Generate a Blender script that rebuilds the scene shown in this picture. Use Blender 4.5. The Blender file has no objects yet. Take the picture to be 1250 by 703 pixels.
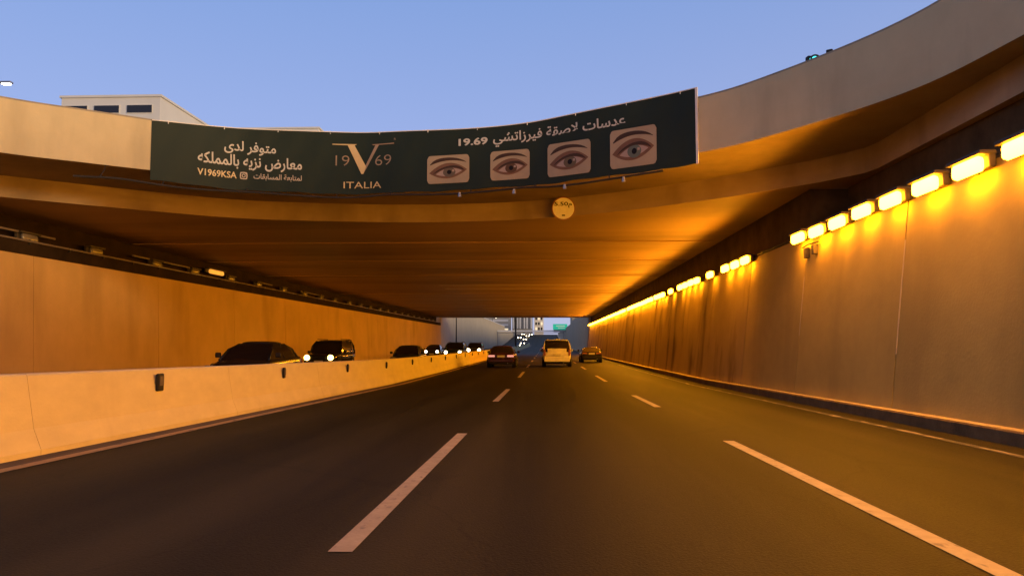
import bpy, bmesh, math, random
from mathutils import Vector, Matrix
random.seed(7)
R = math.radians
sc = bpy.context.scene
COL = sc.collection

# ------------------------------------------------------------------ camera
cam = bpy.data.cameras.new('camera')
cam.lens = 27.36; cam.sensor_width = 36.0; cam.clip_start = 0.1; cam.clip_end = 6000
co = bpy.data.objects.new('camera', cam); COL.objects.link(co)
co.location = (0, 0, 1.2)
co.rotation_euler = (R(90 + 4.064), 0, R(2.465))
sc.camera = co

# ------------------------------------------------------------------ world and sun (dusk)
SUN_EL, SUN_AZ = 5.0, 128.0          # azimuth clockwise from +Y: behind the camera to the right
w = bpy.data.worlds.new('World'); sc.world = w; w.use_nodes = True
nt = w.node_tree
bg = nt.nodes['Background']
sky = nt.nodes.new('ShaderNodeTexSky'); sky.sky_type = 'NISHITA'; sky.sun_disc = False
sky.sun_elevation = R(SUN_EL); sky.sun_rotation = R(SUN_AZ)
sky.air_density = 1.0; sky.dust_density = 0.6; sky.ozone_density = 2.0; sky.altitude = 600
# dusk: Nishita plus a clear blue-violet dome with a warm afterglow round the setting sun
def mth(op, *ins):
    n = nt.nodes.new('ShaderNodeMath'); n.operation = op
    for i, v in enumerate(ins):
        if isinstance(v, (int, float)): n.inputs[i].default_value = v
        else: nt.links.new(v, n.inputs[i])
    return n.outputs[0]
tcw = nt.nodes.new('ShaderNodeTexCoord')
sep = nt.nodes.new('ShaderNodeSeparateXYZ'); nt.links.new(tcw.outputs['Generated'], sep.inputs[0])
ramp = nt.nodes.new('ShaderNodeValToRGB')
els = ramp.color_ramp.elements
els[0].position = 0.0; els[0].color = (0.460, 0.500, 0.800, 1)
els[1].position = 1.0; els[1].color = (0.055, 0.095, 0.22, 1)
e = els.new(0.27); e.color = (0.330, 0.430, 0.815, 1)
e = els.new(0.45); e.color = (0.225, 0.365, 0.760, 1)
e = els.new(0.65); e.color = (0.12, 0.18, 0.37, 1)
nt.links.new(sep.outputs['Z'], ramp.inputs[0])
sx, sy = math.sin(R(SUN_AZ)), math.cos(R(SUN_AZ))
dotp = mth('ADD', mth('MULTIPLY', sep.outputs['X'], sx), mth('MULTIPLY', sep.outputs['Y'], sy))
glow_az = mth('POWER', mth('MAXIMUM', mth('ADD', mth('MULTIPLY', dotp, 0.5), 0.42), 0.0), 1.6)
glow_el = mth('POWER', mth('SUBTRACT', 1.0, mth('MINIMUM', mth('ABSOLUTE', sep.outputs['Z']), 1.0)), 3.5)
glow = mth('MINIMUM', mth('MULTIPLY', glow_az, glow_el), 1.0)
gm = nt.nodes.new('ShaderNodeMix'); gm.data_type = 'RGBA'
nt.links.new(glow, gm.inputs[0]); nt.links.new(ramp.outputs[0], gm.inputs[6]); gm.inputs[7].default_value = (1.0, 0.68, 0.26, 1)
bg.inputs[1].default_value = 0.03
nt.links.new(sky.outputs[0], bg.inputs[0])
bg2 = nt.nodes.new('ShaderNodeBackground'); nt.links.new(gm.outputs[2], bg2.inputs[0]); bg2.inputs[1].default_value = 0.88
ads = nt.nodes.new('ShaderNodeAddShader'); nt.links.new(bg.outputs[0], ads.inputs[0]); nt.links.new(bg2.outputs[0], ads.inputs[1])
nt.links.new(ads.outputs[0], nt.nodes['World Output'].inputs[0])
sun = bpy.data.lights.new('sun', 'SUN'); sun.energy = 2.4; sun.angle = R(14.0); sun.color = (1.0, 0.70, 0.36)
so = bpy.data.objects.new('sun', sun); COL.objects.link(so)
dS = Vector((math.sin(R(SUN_AZ)) * math.cos(R(SUN_EL)), math.cos(R(SUN_AZ)) * math.cos(R(SUN_EL)), math.sin(R(SUN_EL))))
so.rotation_euler = dS.to_track_quat('Z', 'Y').to_euler()
sc.view_settings.view_transform = 'Standard'; sc.view_settings.look = 'None'
sc.view_settings.exposure = 0.0; sc.view_settings.gamma = 1.0
sc.cycles.use_denoising = True
sc.cycles.max_bounces = 6; sc.cycles.diffuse_bounces = 4; sc.cycles.sample_clamp_indirect = 4.0

LAMP_COL = (1.0, 0.345, 0.009)
LAMP_STR = 78.0
LAMP_WATT = 80.0

# ------------------------------------------------------------------ materials
def mat(name, col, rough=0.8, metal=0.0, var=0.0, scale=2.0, stretch=(1, 1, 1), bump=0.0, bscale=30.0,
        stain=None, stain_scale=(1, 1, 1), stain_lo=0.5, stain_hi=0.7, emit=None, estr=0.0, spec=None, fine=0.0):
    if spec is None: spec = 0.5 if rough < 0.5 else 0.12
    m = bpy.data.materials.new(name); m.use_nodes = True
    n = m.node_tree; p = n.nodes['Principled BSDF']
    p.inputs['Base Color'].default_value = (*col, 1); p.inputs['Roughness'].default_value = rough
    p.inputs['Metallic'].default_value = metal; p.inputs['Specular IOR Level'].default_value = spec
    if emit:
        p.inputs['Emission Color'].default_value = (*emit, 1); p.inputs['Emission Strength'].default_value = estr
    tc = n.nodes.new('ShaderNodeNewGeometry')
    out = None
    def mapped(s):
        mp = n.nodes.new('ShaderNodeMapping'); mp.inputs['Scale'].default_value = s
        n.links.new(tc.outputs['Position'], mp.inputs[0]); return mp.outputs[0]
    if var > 0:
        nz = n.nodes.new('ShaderNodeTexNoise'); nz.inputs['Scale'].default_value = scale; nz.inputs['Detail'].default_value = 6
        nz.inputs['Roughness'].default_value = 0.65
        n.links.new(mapped(stretch), nz.inputs['Vector'])
        r = n.nodes.new('ShaderNodeValToRGB')
        r.color_ramp.elements[0].position = 0.3; r.color_ramp.elements[1].position = 0.7
        r.color_ramp.elements[0].color = (*[c * (1 - var) for c in col], 1)
        r.color_ramp.elements[1].color = (*[min(1, c * (1 + var)) for c in col], 1)
        n.links.new(nz.outputs['Fac'], r.inputs[0]); out = r.outputs[0]
        rr = n.nodes.new('ShaderNodeMapRange'); rr.inputs['To Min'].default_value = max(0.03, rough - 0.08); rr.inputs['To Max'].default_value = min(1, rough + 0.08)
        n.links.new(nz.outputs['Fac'], rr.inputs[0]); n.links.new(rr.outputs[0], p.inputs['Roughness'])
    if fine > 0 and out is not None:
        nf = n.nodes.new('ShaderNodeTexNoise'); nf.inputs['Scale'].default_value = 55; nf.inputs['Detail'].default_value = 3
        n.links.new(mapped((1, 1, 1)), nf.inputs['Vector'])
        mr = n.nodes.new('ShaderNodeMapRange'); mr.inputs['From Min'].default_value = 0.3; mr.inputs['From Max'].default_value = 0.7
        mr.inputs['To Min'].default_value = 1 - fine; mr.inputs['To Max'].default_value = 1 + fine
        n.links.new(nf.outputs['Fac'], mr.inputs[0])
        mm = n.nodes.new('ShaderNodeVectorMath'); mm.operation = 'SCALE'
        n.links.new(out, mm.inputs[0]); n.links.new(mr.outputs[0], mm.inputs['Scale']); out = mm.outputs[0]
    if stain:
        ns = n.nodes.new('ShaderNodeTexNoise'); ns.inputs['Scale'].default_value = 1.0; ns.inputs['Detail'].default_value = 5
        n.links.new(mapped(stain_scale), ns.inputs['Vector'])
        r2 = n.nodes.new('ShaderNodeMapRange'); r2.inputs['From Min'].default_value = stain_lo; r2.inputs['From Max'].default_value = stain_hi
        n.links.new(ns.outputs['Fac'], r2.inputs[0])
        mx = n.nodes.new('ShaderNodeMix'); mx.data_type = 'RGBA'
        n.links.new(r2.outputs[0], mx.inputs[0])
        if out is not None: n.links.new(out, mx.inputs[6])
        else: mx.inputs[6].default_value = (*col, 1)
        mx.inputs[7].default_value = (*stain, 1); out = mx.outputs[2]
    if out is not None: n.links.new(out, p.inputs['Base Color'])
    if bump > 0:
        nb = n.nodes.new('ShaderNodeTexNoise'); nb.inputs['Scale'].default_value = bscale; nb.inputs['Detail'].default_value = 4
        n.links.new(mapped((1, 1, 1)), nb.inputs['Vector'])
        b = n.nodes.new('ShaderNodeBump'); b.inputs['Strength'].default_value = bump; b.inputs['Distance'].default_value = 0.02
        n.links.new(nb.outputs['Fac'], b.inputs['Height']); n.links.new(b.outputs[0], p.inputs['Normal'])
    return m

M = {}
M['asphalt'] = mat('asphalt', (0.027, 0.0225, 0.0085), 0.60, spec=0.05, var=0.36, scale=0.6, stretch=(2.2, 0.12, 1), bump=0.35, bscale=60, fine=0.25,
                   stain=(0.046, 0.038, 0.016), stain_scale=(0.9, 0.05, 1), stain_lo=0.5, stain_hi=0.75)
def road_wear(m):
    n = m.node_tree; p = n.nodes['Principled BSDF']; L0 = p.inputs['Base Color'].links[0]; src = L0.from_socket
    g = n.nodes.new('ShaderNodeNewGeometry')
    wv = n.nodes.new('ShaderNodeTexWave'); wv.bands_direction = 'X'; wv.inputs['Scale'].default_value = 0.172
    wv.inputs['Distortion'].default_value = 1.2; wv.inputs['Detail'].default_value = 3; wv.inputs['Detail Scale'].default_value = 0.4
    mp = n.nodes.new('ShaderNodeMapping'); mp.inputs['Scale'].default_value = (1, 0.12, 1); n.links.new(g.outputs['Position'], mp.inputs[0]); n.links.new(mp.outputs[0], wv.inputs['Vector'])
    r = n.nodes.new('ShaderNodeMapRange'); r.inputs['To Min'].default_value = 0.82; r.inputs['To Max'].default_value = 1.16; n.links.new(wv.outputs['Fac'], r.inputs[0])
    vo = n.nodes.new('ShaderNodeTexVoronoi'); vo.feature = 'DISTANCE_TO_EDGE'; vo.inputs['Scale'].default_value = 1.0
    nz = n.nodes.new('ShaderNodeTexNoise'); nz.inputs['Scale'].default_value = 1.6; nz.inputs['Detail'].default_value = 4
    n.links.new(g.outputs['Position'], nz.inputs['Vector'])
    ad = n.nodes.new('ShaderNodeVectorMath'); ad.operation = 'MULTIPLY_ADD'; n.links.new(nz.outputs['Color'], ad.inputs[0]); ad.inputs[1].default_value = (.5, .5, 0); n.links.new(g.outputs['Position'], ad.inputs[2])
    mp2 = n.nodes.new('ShaderNodeMapping'); mp2.inputs['Scale'].default_value = (0.45, 0.20, 0); n.links.new(ad.outputs[0], mp2.inputs[0]); n.links.new(mp2.outputs[0], vo.inputs['Vector'])
    r2 = n.nodes.new('ShaderNodeMapRange'); r2.inputs['From Max'].default_value = 0.012; r2.inputs['To Min'].default_value = 0.82; r2.inputs['To Max'].default_value = 1.0; n.links.new(vo.outputs['Distance'], r2.inputs[0])
    nm = n.nodes.new('ShaderNodeTexNoise'); nm.inputs['Scale'].default_value = 0.22; n.links.new(g.outputs['Position'], nm.inputs['Vector'])
    r3 = n.nodes.new('ShaderNodeMapRange'); r3.inputs['From Min'].default_value = 0.50; r3.inputs['From Max'].default_value = 0.56; n.links.new(nm.outputs['Fac'], r3.inputs[0])
    mxx = n.nodes.new('ShaderNodeMath'); mxx.operation = 'MAXIMUM'; n.links.new(r2.outputs[0], mxx.inputs[0]); n.links.new(r3.outputs[0], mxx.inputs[1])
    mu = n.nodes.new('ShaderNodeMath'); mu.operation = 'MULTIPLY'; n.links.new(r.outputs[0], mu.inputs[0]); n.links.new(mxx.outputs[0], mu.inputs[1])
    sc_ = n.nodes.new('ShaderNodeVectorMath'); sc_.operation = 'SCALE'; n.links.new(src, sc_.inputs[0]); n.links.new(mu.outputs[0], sc_.inputs['Scale'])
    n.links.new(sc_.outputs[0], p.inputs['Base Color'])
road_wear(M['asphalt'])
M['shoulder'] = mat('shoulder', (0.13, 0.10, 0.07), 0.9, var=0.3, scale=1.5, stretch=(3, 0.4, 1), bump=0.4, bscale=50)
M['paint'] = mat('road_paint', (0.40, 0.34, 0.25), 0.6, var=0.18, scale=6, bump=0.2, stain=(0.2, 0.18, 0.16), stain_scale=(14, 6, 1), stain_lo=0.6, stain_hi=0.72)
M['paint_yellow'] = mat('edge_paint', (0.42, 0.28, 0.13), 0.6, var=0.2, scale=4, stain=(0.14, 0.11, 0.08), stain_scale=(9, 3, 1), stain_lo=0.56, stain_hi=0.7)
M['paint_worn'] = mat('worn_paint', (0.11, 0.10, 0.075), 0.7, var=0.3, scale=4, stain=(0.36, 0.30, 0.20), stain_scale=(10, 1.6, 1), stain_lo=0.55, stain_hi=0.62)
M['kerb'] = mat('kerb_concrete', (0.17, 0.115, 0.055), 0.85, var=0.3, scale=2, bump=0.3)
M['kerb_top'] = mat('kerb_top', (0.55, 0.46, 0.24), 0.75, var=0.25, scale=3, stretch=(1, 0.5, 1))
M['wall'] = mat('wall_concrete', (0.47, 0.35, 0.10), 0.78, var=0.13, scale=0.5, stretch=(1, 1, 1.4), bump=0.15, bscale=18,
                stain=(0.36, 0.26, 0.08), stain_scale=(1, 0.9, 0.12), stain_lo=0.52, stain_hi=0.82)
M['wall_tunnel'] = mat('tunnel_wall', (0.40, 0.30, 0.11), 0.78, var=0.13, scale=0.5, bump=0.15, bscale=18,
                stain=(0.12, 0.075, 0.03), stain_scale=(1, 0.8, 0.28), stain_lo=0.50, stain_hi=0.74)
M['soot_black'] = mat('black_soot', (0.028, 0.018, 0.012), 0.95, var=0.4, scale=1.2)  # near-black mottled tone for the left ledge and upper wall
M['wall_left'] = mat('wall_left', (0.62, 0.43, 0.20), 0.8, var=0.12, scale=0.35, bump=0.15, bscale=18,
                     stain=(0.42, 0.28, 0.13), stain_scale=(1, 0.5, 0.12), stain_lo=0.55, stain_hi=0.85)
M['soot'] = mat('sooty_concrete', (0.085, 0.058, 0.03), 0.95, var=0.4, scale=1.2)  # shade of the recess above the lamps is painted into this dark concrete
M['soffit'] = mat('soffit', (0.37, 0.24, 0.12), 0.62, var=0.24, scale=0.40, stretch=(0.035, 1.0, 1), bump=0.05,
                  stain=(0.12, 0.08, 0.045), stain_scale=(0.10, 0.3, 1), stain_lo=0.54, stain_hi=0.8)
M['soffit_joint'] = mat('soffit_joint', (0.5, 0.42, 0.3), 0.6)
M['beam'] = mat('beam_concrete', (0.42, 0.33, 0.22), 0.85, var=0.12, scale=0.7, stretch=(1, 1, 3), bump=0.12,
                stain=(0.22, 0.17, 0.11), stain_scale=(0.7, 0.7, 0.25), stain_lo=0.5, stain_hi=0.8)
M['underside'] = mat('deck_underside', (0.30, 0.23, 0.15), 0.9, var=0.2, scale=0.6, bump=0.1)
M['parapet'] = mat('parapet_concrete', (0.56, 0.46, 0.27), 0.82, var=0.07, scale=0.8, bump=0.1, bscale=15,
                   stain=(0.37, 0.30, 0.18), stain_scale=(1.2, 1.2, 0.25), stain_lo=0.52, stain_hi=0.95)
M['cap'] = mat('parapet_cap', (0.30, 0.26, 0.19), 0.85, var=0.2, scale=2)
M['barrier'] = mat('barrier_concrete', (0.68, 0.60, 0.33), 0.75, var=0.07, scale=2.2, stretch=(1, 0.6, 1.5), bump=0.12,
                   stain=(0.56, 0.47, 0.25), stain_scale=(1, 0.9, 0.25), stain_lo=0.58, stain_hi=0.85)
M['barrier_yellow'] = mat('barrier_yellow', (0.70, 0.52, 0.10), 0.6, var=0.1, scale=2)  # yellow light falling on this stretch is painted into the base colour
M['grey_wall'] = mat('grey_wall', (0.46, 0.40, 0.31), 0.85, var=0.08, scale=0.4, bump=0.1)
M['blue_wall'] = mat('blue_grey_wall', (0.46, 0.39, 0.29), 0.85, var=0.08, scale=0.4)
M['ground'] = mat('sand_ground', (0.33, 0.27, 0.2), 0.95, var=0.2, scale=0.05, bump=0.2)
M['steel_dark'] = mat('dark_steel', (0.035, 0.032, 0.03), 0.6, var=0.2, scale=5)
M['steel'] = mat('galvanised', (0.32, 0.32, 0.33), 0.45, 0.7, var=0.15, scale=4)
M['conduit'] = mat('conduit', (0.5, 0.42, 0.4), 0.4, 0.6)
M['fixture'] = mat('fixture_housing', (0.10, 0.085, 0.07), 0.6, 0.3, var=0.3, scale=4)
M['lamp'] = mat('sodium_lens', (0.8, 0.7, 0.4), 0.3, emit=LAMP_COL, estr=LAMP_STR)
M['lamp_off'] = mat('unlit_lens', (0.22, 0.2, 0.19), 0.25, spec=0.6)
M['lamp_dim'] = mat('dim_lens', (0.7, 0.5, 0.2), 0.3, emit=(1.0, 0.40, 0.05), estr=0.9)
M['banner'] = mat('banner_vinyl', (0.018, 0.027, 0.020), 0.55, var=0.12, scale=0.8, stretch=(1, 1, 0.4), bump=0.12, bscale=2.5)
M['banner_edge'] = mat('banner_hem', (0.72, 0.70, 0.66), 0.6)
M['white_print'] = mat('white_print', (0.52, 0.49, 0.42), 0.5)
M['cream_print'] = mat('cream_print', (0.50, 0.42, 0.33), 0.5)
M['gold_print'] = mat('gold_print', (0.55, 0.40, 0.18), 0.45, var=0.12, scale=1.5)
M['gold_dark'] = mat('gold_shade_print', (0.28, 0.19, 0.11), 0.45, var=0.2, scale=2)
M['skin_print'] = mat('skin_print', (0.36, 0.28, 0.18), 0.55, var=0.10, scale=2.2)
M['lid_print'] = mat('lid_print', (0.17, 0.09, 0.055), 0.55, var=0.15, scale=4)
M['brow_print'] = mat('brow_print', (0.055, 0.032, 0.022), 0.55)
M['iris_a'] = mat('grey_iris', (0.13, 0.10, 0.07), 0.5)
M['iris_b'] = mat('brown_iris', (0.10, 0.055, 0.03), 0.5)
M['iris_c'] = mat('hazel_iris', (0.13, 0.10, 0.06), 0.5)
M['iris_d'] = mat('green_iris', (0.12, 0.14, 0.11), 0.5)
M['black_print'] = mat('black_print', (0.012, 0.01, 0.01), 0.5)
M['sclera_print'] = mat('sclera_print', (0.36, 0.27, 0.22), 0.5)
M['sign_white'] = mat('sign_white', (0.88, 0.88, 0.84), 0.5, var=0.08, scale=5)
M['sign_red'] = mat('sign_red', (0.32, 0.10, 0.05), 0.5)
M['tyre'] = mat('tyre', (0.02, 0.02, 0.02), 0.8)
M['rim'] = mat('alloy_rim', (0.35, 0.35, 0.36), 0.35, 0.9)
M['glass'] = mat('car_glass', (0.012, 0.012, 0.014), 0.06, spec=0.8)
M['trim'] = mat('black_trim', (0.02, 0.02, 0.02), 0.5)
M['plate'] = mat('number_plate', (0.65, 0.65, 0.62), 0.5)
M['car_white'] = mat('white_car_paint', (0.86, 0.86, 0.86), 0.28, var=0.03, scale=2)
M['car_black'] = mat('black_car_paint', (0.018, 0.017, 0.019), 0.18, spec=0.45)
M['car_maroon'] = mat('dark_red_car_paint', (0.045, 0.010, 0.010), 0.25)
M['car_grey'] = mat('grey_car_paint', (0.10, 0.10, 0.11), 0.28, 0.3)
M['car_green'] = mat('dark_green_car_paint', (0.015, 0.03, 0.022), 0.28)
M['car_silver'] = mat('silver_car_paint', (0.4, 0.4, 0.4), 0.3, 0.5)
M['head_on'] = mat('headlight_lit', (0.9, 0.9, 0.85), 0.2, emit=(1.0, 0.80, 0.5), estr=16)
M['head_warm'] = mat('headlight_warm', (0.9, 0.9, 0.8), 0.2, emit=(1.0, 0.62, 0.12), estr=22)
M['head_off'] = mat('headlight_glass', (0.42, 0.42, 0.45), 0.12, spec=0.8)
M['tail_on'] = mat('taillight_lit', (0.5, 0.06, 0.05), 0.3, emit=(1.0, 0.22, 0.14), estr=1.6)
M['tail_off'] = mat('taillight_glass', (0.30, 0.10, 0.07), 0.2)
M['tail_pink'] = mat('taillight_bright', (0.6, 0.2, 0.16), 0.3, emit=(1.0, 0.45, 0.34), estr=0.75)
M['build_white'] = mat('white_render', (0.74, 0.70, 0.64), 0.85, var=0.05, scale=0.3)
M['build_cream'] = mat('cream_render', (0.6, 0.52, 0.42), 0.85, var=0.08, scale=0.1)
M['build_grey'] = mat('grey_render', (0.36, 0.35, 0.34), 0.85, var=0.08, scale=0.1)
M['build_pale'] = mat('pale_cladding', (0.66, 0.68, 0.74), 0.6, var=0.05, scale=0.1)
M['window_dark'] = mat('dark_window', (0.012, 0.010, 0.012), 0.15)
M['window_lit'] = mat('lit_window', (0.5, 0.45, 0.35), 0.4, emit=(1.0, 0.8, 0.5), estr=0.9)
M['sign_green'] = mat('green_sign', (0.02, 0.30, 0.20), 0.5, emit=(0.03, 0.5, 0.34), estr=0.6)
M['street_lamp_on'] = mat('street_lamp_lens', (0.9, 0.9, 1.0), 0.3, emit=(0.95, 0.95, 1.0), estr=40)
M['street_lamp_warm'] = mat('street_lamp_warm', (0.9, 0.9, 0.8), 0.3, emit=(1.0, 0.8, 0.55), estr=14)
M['signal_green'] = mat('signal_green', (0.05, 0.5, 0.45), 0.3, emit=(0.08, 0.75, 0.85), estr=1.6)
M['box_grey'] = mat('painted_box', (0.12, 0.10, 0.08), 0.6, var=0.2, scale=6)

# ------------------------------------------------------------------ helpers
def obj(name, bm, m, parent=None, smooth=False, loc=None, kind=None):
    me = bpy.data.meshes.new(name)
    bmesh.ops.recalc_face_normals(bm, faces=bm.faces)
    bm.to_mesh(me); bm.free()
    for mm in (m if isinstance(m, (list, tuple)) else [m]): me.materials.append(mm)
    if smooth:
        for p in me.polygons: p.use_smooth = True
    o = bpy.data.objects.new(name, me); COL.objects.link(o)
    if parent is not None: o.parent = parent
    if loc is not None: o.location = loc
    if kind: o['kind'] = kind
    return o
def tag(o, label, cat, group=None):
    o['label'] = label; o['category'] = cat
    if group: o['group'] = group
    return o
def thing(name, label, cat, loc=(0, 0, 0), rz=0.0, group=None):
    o = bpy.data.objects.new(name, None); COL.objects.link(o); o.location = loc; o.rotation_euler = (0, 0, rz)
    o.empty_display_size = 0.3
    return tag(o, label, cat, group)
def copy_tree(o, parent=None):
    c = o.copy(); COL.objects.link(c)
    if parent is not None: c.parent = parent
    for ch in list(o.children): copy_tree(ch, c)
    return c
def B(): return bmesh.new()
def box(bm, c, s, rot=None, bev=0.0):
    r = bmesh.ops.create_cube(bm, size=1.0)
    vs = r['verts']
    for v in vs:
        p = Vector((v.co.x * s[0], v.co.y * s[1], v.co.z * s[2]))
        if rot is not None: p = rot @ p
        v.co = p + Vector(c)
    if bev > 0:
        es = list({e for v in vs for e in v.link_edges})
        bmesh.ops.bevel(bm, geom=es, offset=bev, segments=2, affect='EDGES', profile=0.5)
    return bm
def bx(c, s, rot=None, bev=0.0): return box(B(), c, s, rot, bev)
def tube(bm, pts, r, n=8, caps=True):
    rings = []
    for i, p in enumerate(pts):
        p = Vector(p)
        a = Vector(pts[max(0, i - 1)]); b = Vector(pts[min(len(pts) - 1, i + 1)])
        d = (b - a).normalized()
        up = Vector((0, 0, 1)) if abs(d.z) < 0.9 else Vector((1, 0, 0))
        s = d.cross(up).normalized(); t = s.cross(d)
        rr = r[i] if isinstance(r, (list, tuple)) else r
        rings.append([bm.verts.new(p + s * math.cos(2 * math.pi * k / n) * rr + t * math.sin(2 * math.pi * k / n) * rr) for k in range(n)])
    for i in range(len(rings) - 1):
        for k in range(n):
            bm.faces.new((rings[i][k], rings[i][(k + 1) % n], rings[i + 1][(k + 1) % n], rings[i + 1][k]))
    if caps: bm.faces.new(rings[0]); bm.faces.new(list(reversed(rings[-1])))
    return bm
def tb(pts, r, n=8): return tube(B(), pts, r, n)
def disc(bm, c, r, t, axis='Y', n=24, r2=None):
    """cylinder centred at c, thickness t along axis"""
    M4 = {'Y': Matrix.Rotation(R(90), 3, 'X'), 'X': Matrix.Rotation(R(90), 3, 'Y'), 'Z': Matrix.Identity(3)}[axis]
    q = bmesh.ops.create_cone(bm, cap_ends=True, segments=n, radius1=r, radius2=r if r2 is None else r2, depth=t)
    for v in q['verts']: v.co = M4 @ v.co + Vector(c)
    return bm
def extrude_profile(bm, prof, ys, zoff=lambda y: 0.0, closed=True):
    """prof: list of (x,z); swept along y"""
    rings = [[bm.verts.new((x, y, z + zoff(y))) for x, z in prof] for y in ys]
    n = len(prof)
    for i in range(len(rings) - 1):
        for k in range(n if closed else n - 1):
            bm.faces.new((rings[i][k], rings[i][(k + 1) % n], rings[i + 1][(k + 1) % n], rings[i + 1][k]))
    if closed: bm.faces.new(rings[0]); bm.faces.new(list(reversed(rings[-1])))
    return bm
def catmull(P, n=10):
    P = [Vector((x, y, 0)) for x, y in P]
    P = [P[0] * 2 - P[1]] + P + [P[-1] * 2 - P[-2]]
    o = []
    for i in range(1, len(P) - 2):
        a, b, c, d = P[i - 1:i + 3]
        for k in range(n):
            t = k / n
            o.append(.5 * ((2 * b) + (c - a) * t + (2 * a - 5 * b + 4 * c - d) * t * t + (3 * b - a - 3 * c + d) * t ** 3))
    o.append(P[-2]); return o
def slab(bm, poly, z0, z1):
    lo = [bm.verts.new((p[0], p[1], z0)) for p in poly]; hi = [bm.verts.new((p[0], p[1], z1)) for p in poly]
    n = len(poly)
    for k in range(n): bm.faces.new((lo[k], lo[(k + 1) % n], hi[(k + 1) % n], hi[k]))
    f1 = bm.faces.new(lo); f2 = bm.faces.new(hi)
    bm.normal_update()
    bmesh.ops.triangulate(bm, faces=[f1, f2])
    return bm
ZT = [(-60, .75), (0, 0), (30, -.37), (45, -.42), (70, -.45), (150, -.45), (280, 0.0), (330, 1.4), (400, 4.4), (440, 6.05), (500, 6.2)]
def zr(y):
    for (a, za), (b, zb) in zip(ZT, ZT[1:]):
        if y <= b: return za + (zb - za) * (y - a) / (b - a)
    return ZT[-1][1]
def ystep(a, b, s):
    o = []; y = a
    while y < b - 1e-6: o.append(y); y += s
    o.append(b); return o

# ------------------------------------------------------------------ ground and roads
XL, XR = -17.4, 8.0
bm = B()
def quad(bm, x0, x1, y0, y1, z):
    bm.faces.new([bm.verts.new(p) for p in ((x0, y0, z), (x1, y0, z), (x1, y1, z), (x0, y1, z))])
G = 3500
quad(bm, -G, XL - .3, -G, G, 6.2); quad(bm, XR + .3, G, -G, G, 6.2); quad(bm, XL - .3, XR + .3, 440, G, 6.2)
quad(bm, XL - .3, XR + .3, -G, -60, 6.2)
obj('ground', bm, M['ground'], kind='structure')
YS = ystep(-60, 440, 5)
def strip(bm, x0, x1, ys, dz):
    v = [(bm.verts.new((x0, y, zr(y) + dz)), bm.verts.new((x1, y, zr(y) + dz))) for y in ys]
    for a, b in zip(v, v[1:]): bm.faces.new((a[0], a[1], b[1], b[0]))
    return bm
road = obj('road', strip(B(), -6.6, 6.4, YS, 0.0), M['asphalt'], kind='structure')
opp = obj('opposite_road', strip(B(), -17.2, -6.6, YS, 0.0), M['asphalt'], kind='structure')
obj('shoulder', strip(B(), -6.0, -5.62, ystep(-20, 300, 5), 0.004), M['shoulder'], road)
obj('edge_line', strip(B(), -5.62, -5.45, ystep(-10, 300, 5), 0.006), M['paint_yellow'], road)
obj('worn_edge_line', strip(B(), 5.46, 5.60, ystep(0, 60, 5), 0.006), M['paint_worn'], road)
for y0, y1 in [(-8.5, -2.5), (4.75, 11.7), (19.4, 26.0), (36.5, 44.5), (53, 60)] + [(70 + 15 * k, 76 + 15 * k) for k in range(12)]:
    obj('lane_dash', strip(B(), -1.32, -1.17, ystep(y0, y1, 2), 0.006), M['paint'], road)
for y0, y1 in [(-7, -1), (4.35, 10.9), (17.6, 22.4), (32.5, 39), (49, 55)] + [(65 + 15 * k, 71 + 15 * k) for k in range(12)]:
    obj('lane_dash', strip(B(), 2.42, 2.57, ystep(y0, y1, 2), 0.006), M['paint'], road)
for k in range(20):
    obj('lane_dash', strip(B(), -11.55, -11.4, ystep(2 + 14 * k, 8 + 14 * k, 2), 0.006), M['paint'], opp)
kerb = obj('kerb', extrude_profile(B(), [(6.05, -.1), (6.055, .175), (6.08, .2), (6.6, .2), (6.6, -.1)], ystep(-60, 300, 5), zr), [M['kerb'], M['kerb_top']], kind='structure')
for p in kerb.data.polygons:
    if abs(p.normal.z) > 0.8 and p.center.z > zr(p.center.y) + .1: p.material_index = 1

# ------------------------------------------------------------------ right retaining wall: battered panels, dark recess above the lamps
def xw(z): return 6.28 + 0.115 * z
rw = thing('retaining_wall', 'tan concrete wall carrying the lit lamps along the right side of the road', 'wall', (6.4, 20, 0))
def rel(bm, o=(6.4, 20, 0)):
    for v in bm.verts: v.co -= Vector(o)
    return bm
edges = [-60, -40, -25, -15, -5.5, -.5, 4.5, 9.5, 14.55, 20.1] + [20.1 + 5.4 * k for k in range(1, 15)] + [104, 112, 120.5]
for i, (a, b) in enumerate(zip(edges, edges[1:])):
    off = random.uniform(-.006, .006)
    z0 = -.7 if a > -10 else -.1
    bm = extrude_profile(B(), [(xw(z0) + off, z0), (xw(3.95) + off, 3.95), (7.6, 3.95), (7.6, z0)], [a + .02, b - .02])
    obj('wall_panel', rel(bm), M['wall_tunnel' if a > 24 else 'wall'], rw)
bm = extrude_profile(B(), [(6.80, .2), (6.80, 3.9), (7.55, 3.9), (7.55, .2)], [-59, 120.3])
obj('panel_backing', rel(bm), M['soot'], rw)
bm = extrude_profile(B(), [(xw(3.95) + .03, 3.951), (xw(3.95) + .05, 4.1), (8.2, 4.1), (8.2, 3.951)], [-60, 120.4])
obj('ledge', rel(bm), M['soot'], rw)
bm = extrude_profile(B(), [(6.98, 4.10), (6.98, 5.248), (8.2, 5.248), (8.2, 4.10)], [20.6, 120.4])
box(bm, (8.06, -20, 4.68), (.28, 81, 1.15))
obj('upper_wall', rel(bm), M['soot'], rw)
obj('conduit', rel(tb([(xw(3.98) - .03, -30, 4.0), (xw(3.98) - .03, 118, 4.0)], 0.016, 6)), M['steel_dark'], rw)
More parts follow.
